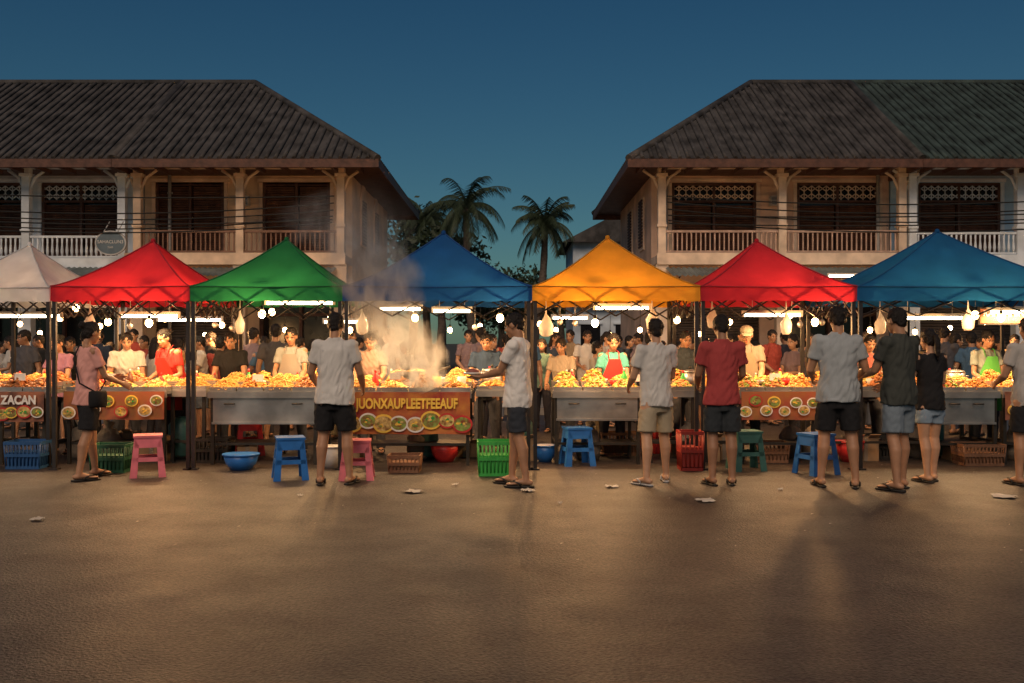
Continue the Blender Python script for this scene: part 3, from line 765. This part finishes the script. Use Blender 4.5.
def banner(P,x0,x1,y,z0,z1,m,words=None,pics=4,size=.12,tm=None,ty=.5):
    b_=MB();N=30;K=8;vs=[]
    for i in range(N+1):
        for j in range(K+1):
            x=x0+(x1-x0)*i/N;z=z1+(z0-z1)*j/K
            vs.append((x,y+noise.noise(V((x*2.5,z*2,y)))*.02*(j/K),z+noise.noise(V((x*3,0,5)))*.012*(j/K)))
    b_.add(vs,[(i*(K+1)+j,i*(K+1)+j+1,(i+1)*(K+1)+j+1,(i+1)*(K+1)+j) for i in range(N) for j in range(K)],0)
    b_.obj('banner_cloth',[m],P)
    d=MB();h=z1-z0
    npc=pics*2
    for i in range(npc):
        cx=x0+(x1-x0)*(i+.5)/npc+R(-.02,.02);cz=(z0+h*(R(.22,.34)) if words else z0+h*(.68 if i%2 else .32)+R(-.03,.03));r=min(h*R(.17,.24),(x1-x0)/npc*R(.55,.75))
        yy=y-.022-.0125*i/npc*1.5
        d.tube([(cx,yy,cz),(cx,yy-.002,cz)],[(r*1.15,r)]*2,random.choice([0,0,3,5]),n=24,side=V((1,0,0)));d.tube([(cx,yy-.003,cz),(cx,yy-.005,cz)],[(r*.95,r*.78)]*2,1+i%2,n=20,side=V((1,0,0)))
        for k in range(9):
            a=R(0,6.28);q=r*R(.1,.65);d.tube([(cx+math.cos(a)*q,yy-.0055-.0005*k,cz+math.sin(a)*q*.7),(cx+math.cos(a)*q,yy-.0075-.0005*k,cz+math.sin(a)*q*.7)],[(r*R(.12,.25),r*R(.08,.18))]*2,random.choice([1,2,3,4]),n=8,side=V((1,0,0)))
    d.obj('printed_dishes',[wht,foodpic,foodpic2,yel,greenp,redm],P)
    if words:
        text(words,size,((x0+x1)/2,y-.03,z0+h*.72),tm or yel,P,bold=.006,sx=ty)
def bowl(m,x,y,z,r,h,mt,n=18):
    m.tube([(x,y,z),(x,y,z+h*.4),(x,y,z+h),(x,y,z+h),(x,y,z+h*.5),(x,y,z+.01)],[r*.55,r*.85,r,r*.93,r*.78,r*.5],mt,n=n)
def bottle(m,x,y,z,h,mt,mc):
    m.tube([(x,y,z),(x,y,z+h*.6),(x,y,z+h*.75),(x,y,z+h*.85)],[h*.16,h*.16,h*.07,h*.06],mt,n=10);m.tube([(x,y,z+h*.85),(x,y,z+h)],[h*.07,h*.04],mc,n=8)
def stall(u0,u1,Y=11.62,dep=.95,front='steel',zt=.88,drop=.32,kinds=(0,1,0,2),words=None,bm=None,bz=None,bsize=.12,pics=4,tx=.7,split=True,tm=None):
    x0,x1=WX(u0,Y),WX(u1,Y);P=empty('food_stall_table',(0,0,0));m=MB();cx=(x0+x1)/2;w=x1-x0
    m.box((cx,Y+dep/2,zt-.02),(w,dep,.04),0)
    m.box((cx,Y+.006,zt-.045),(w+.01,.03,.07),0)
    for x in(x0+.04,x1-.04):
        for y in(Y+.05,Y+dep-.05): m.box((x,y,(zt-.04)/2),(.04,.04,zt-.04),1)
        m.box((x,Y+dep/2,.25),(.03,dep-.14,.03),1)
    m.box((cx,Y+dep*.6,.22),(w-.1,dep*.5,.025),1)
    m.box((cx,Y+.06,.25),(w-.12,.025,.03),1)
    if front=='steel':
        m.box((cx,Y+.035,zt-.04-drop/2),(w-.10,.012,drop),0)
        m.box((cx,Y+.02,zt-.04-drop),(w-.08,.03,.025),0)
        for x in(x0+.25,x1-.25): m.tube([(x-.06,Y+.01,zt-.15),(x-.05,Y-.02,zt-.15),(x+.05,Y-.02,zt-.15),(x+.06,Y+.01,zt-.15)],.008,1,n=6)
    m.obj('table',[stl,drk],P)
    if front=='banner':
        banner(P,x0+.01,x1-.01,Y-.03,zt-.0-(bz or drop),zt-.005,bm or bann2,words,pics,bsize,ty=tx,tm=tm)
    nt=max(1,round(w/.36));tw=w/nt
    for r_ in range(2):
        for i in range(nt):
            tx_=x0+tw*(i+.5);ty_=Y+.23+r_*.42;t=MB();a=tw*.92;b_=.38;hh=.045
            z=zt+.002+r_*.05
            t.box((tx_,ty_,z+.006),(a,b_,.01),0)
            for e in(-1,1):
                t.box((tx_+e*a/2,ty_,z+hh/2),(.01,b_+.01,hh),0);t.box((tx_,ty_+e*b_/2,z+hh/2),(a-.011,.01,hh),0)
            if r_: t.box((tx_,ty_,z-.025),(a,b_,.045),0)
            t.obj('tray',[stl],P)
            food_heap(tx_,ty_,z+.012,a*.95,b_*.92,R(.08,.19),random.choice(kinds),P)
    c=MB()
    for i in range(int(w/.12)):
        x=R(x0+.06,x1-.06);y=Y+dep-.06 if i%3 else Y+.44;q=random.random();z=zt
        if q<.45: bottle(c,x,y,z,R(.18,.27),random.choice([0,1,2,3]),random.choice([0,4]))
        elif q<.8: bowl(c,x,y,z+.05,R(.06,.09),R(.06,.09),random.choice([4,5,0]))
        else: c.tube([(x,y,z),(x,y,z+.16)],[.05,.055],random.choice([4,3]),n=12)
    c.obj('bottles_and_bowls',[redp,saucem,greenp,yel,plast,stl],P)
    return P
stall(-90,-6,front='banner',bm=bann3,bz=.36,pics=3)
stall(-4,46,front='banner',bm=bann3,words='ZACAN',bz=.36,bsize=.14,pics=2,tx=.85,tm=wht)
stall(64,166,front='banner',bm=bann2,bz=.34,pics=4,kinds=(0,2,3),Y=11.7)
stall(168,206,front='none',Y=11.9,dep=.7,kinds=(0,1))
stall(208,318,drop=.34,kinds=(0,0,1,2))
stall(344,471,front='banner',bm=bann,words='JUONXAUBLEETFEEAUF',bz=.50,bsize=.165,pics=4,kinds=(0,1),tx=.68,Y=11.55)
stall(476,512,front='none',Y=11.9,dep=.8,kinds=(3,0))
stall(553,642,drop=.30,kinds=(0,1,3),Y=11.65)
stall(648,697,front='none',Y=11.8,kinds=(2,3),dep=.8)
stall(704,738,front='none',Y=11.85,kinds=(0,3),dep=.8)
stall(740,818,front='banner',bm=bann2,bz=.34,pics=4,kinds=(0,3,1),Y=11.65)
stall(822,930,front='none',kinds=(0,3,2),Y=11.8)
stall(934,1000,drop=.34,kinds=(3,0),Y=11.6)
stall(1003,1090,front='banner',bm=bann3,bz=.34,pics=3,kinds=(0,3),Y=11.65)
P=empty('menu_sign',(WX(1003,12.3),12.3,WZ(316,12.3)));s=MB();s.box((0,0,0),(.62,.02,.22),0);s.box((0,-.012,.0),(.58,.004,.18),1)
for e in(-1,1): s.tube([(e*.25,0,.11),(e*.25,0,.4)],.003,0,n=4)
s.obj('board',[drk,bann2],P);text('RAHAAMIN',.10,(0,-.017,.03),wht,P,bold=.002);text('SANYET 40',.07,(0,-.017,-.05),yel,P)
for u,v,Y in((258,378,11.75),(640,378,11.8),(395,376,11.7),(775,377,11.8),(905,378,11.9),(110,377,11.85),(20,377,11.75)):
    P=empty('price_card',(WX(u,Y),Y,WZ(v,Y)));s=MB();s.box((0,0,0),(.13,.004,.085),0);s.tube([(0,.004,-.12),(0,.004,.0)],.004,1,n=5);s.obj('card',[wht,drk],P)
P=empty('cooking_wok',(WX(415,12.3),12.25,.98));s=MB();bowl(s,0,0,0,.26,.12,0,24);s.tube([(.24,0,.11),(.45,-.1,.18)],.014,0,n=6);s.tube([(0,0,-.1),(0,0,.02)],[.13,.15],0,n=16);s.obj('wok',[drk],P)
food_heap(0,0,.05,.4,.4,.08,1,P,n_=160)
def pot(u,Y,z,r,h):
    s=MB();s.tube([(0,0,0),(0,0,h)],[r,r],0,n=24);s.tube([(0,0,h),(0,0,h+.02),(0,0,h+.04)],[r*1.03,r*.9,r*.2],0,n=24);s.ell((0,0,h+.06),.02,1)
    for e in(-1,1): s.tube([(e*r,-.04,h*.75),(e*(r+.04),-.03,h*.75),(e*(r+.04),.03,h*.75),(e*r,.04,h*.75)],.008,0,n=6)
    s.obj('stock_pot',[stl,drk],loc=(WX(u,Y),Y,z))
pot(492,12.3,.88,.13,.22);pot(690,12.4,.88,.12,.2);pot(845,12.5,.89,.13,.2);pot(955,12.4,.9,.12,.18)
def hbag(u,v,Y,s_=1):
    m=MB();m.tube([(0,0,.32),(0,0,.12),(.01,0,.06),(.0,0,-.02),(0,0,-.12),(0,0,-.15)],[.003,.01,(.05*s_,.03),(.09*s_,.05),(.08*s_,.06),(.03,.03)],n=14)
    m.v=[tuple(V(p)+V((noise.noise(V(p)*14),noise.noise(V(p)*14+V((5,5,5))),0))*.02*(1 if p[2]<.1 else 0)) for p in m.v]
    m.obj('hanging_plastic_bag',[bagm],loc=(WX(u,Y),Y,WZ(v,Y)))
for u,v,Y,s_ in((546,324,11.6,1),(652,318,11.7,.8),(786,322,11.8,.7),(362,322,11.8,.8),(90,320,12,.7),(968,318,11.8,.8),(712,316,12.2,.7),(240,322,12.2,.6),(880,322,12,.7)): hbag(u,v,Y,s_)
for u in(215,232,560,575,800,822,330,130,475):
    m=MB();h=R(.15,.25);m.tube([(0,0,.3),(0,0,0)],.005,n=5);m.ell((0,0,-.03),(.04,.012,.045),seg=10,ring=6);m.obj('hanging_ladle',[stl],loc=(WX(u,12.6),12.6,1.72+R(-.05,.05)))

# ---------------- stools, baskets
def stool(u,v,m_,rot=0,h=.45,hd=1):
    Y=CH*F/(v-341.5);s=MB();t=.135;b_=.185;h=h
    s.box((0,0,h-.012),(t*2+.03,t*2+.03,.024));s.box((0,0,h-.032),(t*2+.01,t*2+.01,.03))
    s.tube([(0,0,h-.001),(0,0,h+.003)],.03,0,n=12)
    for i in range(4):
        Rz=Matrix.Rotation(i*math.pi/2,3,'Z')
        q=lambda x,y,z:Rz@V((x,y,z))
        def side(x0,z0,x1,z1,x2,z2,x3,z3):
            dy=lambda z:-(b_-(b_-t)*z/h)
            vs=[q(x,dy(z),z) for x,z in((x0,z0),(x1,z1),(x2,z2),(x3,z3))]+[q(x,dy(z)+.012,z) for x,z in((x0,z0),(x1,z1),(x2,z2),(x3,z3))]
            s.add(vs,[(0,1,2,3),(7,6,5,4),(0,4,5,1),(1,5,6,2),(2,6,7,3),(3,7,4,0)],0,smooth=False)
        side(-b_,0,-b_+.075,0,-t+.045,h-.11,-t,h-.03);side(b_-.075,0,b_,0,t,h-.03,t-.045,h-.11)
        side(-t,h-.13,t,h-.13,t,h-.03,-t,h-.03)
        side(-t-.02,h*.38,t+.02,h*.38,t+.015,h*.48,-t-.015,h*.48)
    s.obj('plastic_stool',[m_],loc=(WX(u,Y),Y,.004),rotz=rot)
stool(148,476,pinkp,.35);stool(357,479,pinkp,.1,.42);stool(290,479,bluep,.3);stool(577,465,bluep,.2);stool(816,474,bluep,.4);stool(746,470,mat('stool_green',(.03,.10,.09),.4),.1);stool(250,455,redp,.3);stool(655,452,redp,.7)
def basket(u,v,w,d,h,m_,name='plastic_crate',slots=True,ry=0):
    Y=CH*F/(v-341.5);s=MB();
    s.box((0,0,.01),(w*.9,d*.9,.02))
    for z,k in((.02,.92),(h*.5,.96),(h-.02,1.)):
        for e in(-1,1): s.box((0,e*d/2*k,z),(w*k,.014,.035));s.box((e*w/2*k,0,z),(.014,d*k-.016,.035))
    for f,L in((0,w),(1,d)):
        k=int(L/.045)
        for j in range(k+1):
            a=(j/k-.5)*L*.97
            for e in(-1,1):
                if f==0: s.tube([(a*.92,e*d/2*.92,.02),(a,e*d/2,h-.02)],.008,n=4)
                else: s.tube([(e*w/2*.92,a*.92,.02),(e*w/2,a,h-.02)],.008,n=4)
    s.box((0,0,h*.35),(w*.86,d*.86,h*.5),0)
    s.obj(name,[m_],loc=(WX(u,Y),Y,.004),rotz=ry)
basket(494,475,.36,.32,.38,greenp,ry=.05);basket(112,472,.40,.3,.32,mat('crate_dark_green',(.02,.10,.05),.5));basket(29,468,.42,.34,.32,mat('crate_blue',(.015,.07,.2),.5));basket(405,472,.36,.3,.2,brownp,'wicker_basket');basket(978,465,.5,.35,.26,brownp,'wicker_basket');basket(690,470,.26,.3,.45,mat('crate_red',(.25,.025,.02),.5),'plastic_crate');basket(770,462,.4,.3,.25,brownp,'wicker_basket');basket(215,462,.4,.3,.3,drk,'storage_crate');basket(620,455,.5,.3,.3,brownp,'storage_crate');basket(880,458,.5,.3,.3,drk,'storage_crate')
def basin(u,v,r,h,m_,nm='plastic_basin'):
    Y=CH*F/(v-341.5);s=MB();bowl(s,0,0,0,r,h,0,28);s.tube([(0,0,h-.012),(0,0,h+.006)],[r*1.05,r*1.05],0,n=28);s.obj(nm,[m_],loc=(WX(u,Y),Y,.004))
basin(241,470,.20,.18,bluep);basin(445,462,.18,.22,redp,'bucket');basin(330,468,.15,.25,plast,'bucket');basin(850,462,.17,.25,redp,'bucket');basin(545,462,.14,.2,bluep,'bucket')
gasm=mat('gas_green',(.05,.14,.12),.45)
for u,Y in((182,12.3),(520,12.6),(930,12.4),(425,12.3)):
    s=MB();s.tube([(0,0,.03),(0,0,.06),(0,0,.42),(0,0,.5),(0,0,.53)],[.14,.165,.165,.10,.04],0,n=20);s.tube([(0,0,.53),(0,0,.6)],.02,1,n=8)
    s.tube([(0,0,0),(0,0,.05)],.13,1,n=20);s.obj('gas_cylinder',[gasm,drk],loc=(WX(u,Y),Y,.004))
card=mat('cardboard',(.28,.18,.10),.85,var=.2);sack=mat('woven_sack',(.22,.18,.14),.9,var=.2,bump=.5,bscale=60)
for i in range(26):
    u=R(0,1024);Y=R(12.0,12.6)
    if random.random()<.7:
        s=MB();w_,h_=R(.22,.4),R(.16,.32);s.box((0,0,h_/2),(w_,.28,h_));s.box((0,-.146,h_/2),(.05,.006,h_-.004),1)
        for e in(-1,1): s.box((e*w_*.3,-.16,h_+.02),(w_*.4,.1,.006),0,Matrix.Rotation(-.6,3,'X'))
        s.obj('cardboard_box',[card,sack],loc=(WX(u,Y),Y,.005),rotz=R(-.3,.3))
    else:
        s=MB();s.tube([(0,0,0),(0,0,.1),(0,0,.25),(.02,0,.36),(.02,0,.4),(.03,0,.46)],[.13,.16,.15,.10,.04,.07],0,n=14)
        s.v=[tuple(V(p)*(1+noise.noise(V(p)*9+V((i,0,0)))*.12)) for p in s.v];s.v=[(p[0],p[1],max(0,p[2])) for p in s.v]
        s.obj('rice_sack',[sack],loc=(WX(u,Y),Y,.005),rotz=R(0,3))
# litter
paper=mat('waste_paper',(.50,.48,.44),.8)
def litter(u,v,s_=.12):
    Y=CH*F/(v-341.5);m=MB();N=6;vs=[]
    sd=R(0,50)
    for i in range(N+1):
        for j in range(N+1):
            x=(i/N-.5)*s_*(1+.4*noise.noise(V((j*.6,sd,0))));y=(j/N-.5)*s_*.9
            vs.append((x,y,.010+abs(noise.noise(V((i*.7+sd,j*.7,0))))*.035))
    m.add(vs,[(i*(N+1)+j,i*(N+1)+j+1,(i+1)*(N+1)+j+1,(i+1)*(N+1)+j) for i in range(N) for j in range(N)],0)
    m.obj('crumpled_paper',[paper],loc=(WX(u,Y),Y,.004),rotz=R(0,3))
for u,v,s_ in((413,493,.17),(528,492,.12),(612,488,.12),(706,502,.17),(1004,498,.2),(37,521,.1),(300,497,.05),(455,486,.07),(780,491,.05),(560,505,.04)): litter(u,v,s_)
m=MB()
for i in range(120):
    Y=R(6.2,13);x=R(-6,6);m.add([(x,Y,.008),(x+R(.01,.03),Y+R(0,.02),.012),(x+R(0,.02),Y+.025,.01)],[(0,1,2)],0,smooth=False)
m.obj('litter_scraps',[paper])

# ---------------- cooking smoke (volume plume rising from the grill, drifting left and forward)
smm=bpy.data.materials.new('cooking_smoke');smm.use_nodes=True;n=smm.node_tree.nodes;l=smm.node_tree.links
try: smm.cycles.volume_step_rate=3.0
except Exception: pass
n.remove(n['Principled BSDF']);pv=n.new('ShaderNodeVolumeScatter');pv.inputs['Color'].default_value=(.98,.95,.92,1);pv.inputs['Anisotropy'].default_value=.0
tc=n.new('ShaderNodeTexCoord')
def mth(op,a,b_=None,cl=False):
    x=n.new('ShaderNodeMath');x.operation=op;x.use_clamp=cl
    for i,q in enumerate((a,b_)):
        if q is None: continue
        if isinstance(q,(int,float)): x.inputs[i].default_value=q
        else: l.new(q,x.inputs[i])
    return x.outputs[0]
sp=n.new('ShaderNodeSeparateXYZ');l.new(tc.outputs['Object'],sp.inputs[0]);X_,Y_,Z_=sp.outputs
nw=n.new('ShaderNodeTexNoise');nw.inputs['Scale'].default_value=1.7;nw.inputs['Detail'].default_value=2;l.new(tc.outputs['Object'],nw.inputs[0])
wob=mth('MULTIPLY',mth('SUBTRACT',nw.outputs[0],.5),.8)
xc=mth('ADD',mth('MULTIPLY',Z_,-.44),wob)
dx=mth('SUBTRACT',X_,xc);dy=mth('ADD',Y_,mth('MULTIPLY',Z_,.36));r2=mth('ADD',mth('MULTIPLY',dx,dx),mth('MULTIPLY',dy,dy))
rad=mth('ADD',mth('MULTIPLY',Z_,.24),.31)
fall=mth('SUBTRACT',1,mth('DIVIDE',r2,mth('MULTIPLY',rad,rad)),True)
fade=mth('POWER',mth('SUBTRACT',1,mth('DIVIDE',Z_,2.3),True),1.7)
mp=n.new('ShaderNodeMapping');mp.inputs['Scale'].default_value=(2.8,2.8,1.6);mp.inputs['Rotation'].default_value=(0,.4,0);l.new(tc.outputs['Object'],mp.inputs[0])
x=n.new('ShaderNodeTexNoise');x.inputs['Scale'].default_value=1.6;x.inputs['Detail'].default_value=5;x.inputs['Distortion'].default_value=1.5;l.new(mp.outputs[0],x.inputs[0])
mr=n.new('ShaderNodeMapRange');mr.inputs[1].default_value=.41;mr.inputs[2].default_value=.66;mr.inputs[3].default_value=0;mr.inputs[4].default_value=18.0
l.new(x.outputs[0],mr.inputs[0])
l.new(mth('MULTIPLY',mr.outputs[0],mth('MULTIPLY',fall,fade)),pv.inputs['Density']);l.new(pv.outputs[0],n['Material Output'].inputs['Volume'])
sm=MB();N=10;pts=[];rad=[]
for i in range(N+1):
    z=2.2*i/N;pts.append((-.44*z,-.36*z,z));rad.append((.48+.28*z,.32+.24*z))
sm.tube(pts,rad,0,n=20,side=V((1,0,0)))
sm.obj('cooking_smoke',[smm],loc=(WX(425,11.5),11.60,.98))

# ---------------- sky, sun, camera
el,az=math.radians(40),math.radians(192)
w=bpy.data.worlds.new('World');scene.world=w;w.use_nodes=True;n=w.node_tree.nodes;l=w.node_tree.links
sk=n.new('ShaderNodeTexSky');sk.sky_type='NISHITA';sk.sun_disc=False;sk.sun_elevation=el;sk.sun_rotation=az
sk.air_density=1.3;sk.dust_density=.4;sk.ozone_density=5
tcw=n.new('ShaderNodeTexCoord');spw=n.new('ShaderNodeSeparateXYZ');l.new(tcw.outputs['Generated'],spw.inputs[0])
rw=n.new('ShaderNodeValToRGB');l.new(spw.outputs[2],rw.inputs[0]);e=rw.color_ramp.elements
e[0].position=0;e[0].color=(.62,1.0,1.0,1);e[1].position=.36;e[1].color=(.34,.76,.92,1)
mx=n.new('ShaderNodeMix');mx.data_type='RGBA';mx.blend_type='MULTIPLY';mx.inputs[0].default_value=1
l.new(sk.outputs[0],mx.inputs[6]);l.new(rw.outputs[0],mx.inputs[7]);l.new(mx.outputs[2],n['Background'].inputs[0]);n['Background'].inputs[1].default_value=.026
d=bpy.data.lights.new('sun','SUN');d.energy=1.9;d.angle=math.radians(35);d.color=(1,.72,.50)
o=bpy.data.objects.new('sun',d);scene.collection.objects.link(o)
dirv=V((math.sin(az)*math.cos(el),math.cos(az)*math.cos(el),math.sin(el)))
o.rotation_euler=(-dirv).to_track_quat('-Z','Y').to_euler();o.location=dirv*50
cam=bpy.data.cameras.new('camera');cam.sensor_width=36;cam.lens=F/1024*36;cam.clip_end=2000
o=bpy.data.objects.new('camera',cam);scene.collection.objects.link(o);o.location=(0,0,CH);o.rotation_euler=(math.pi/2,0,0)
scene.camera=o
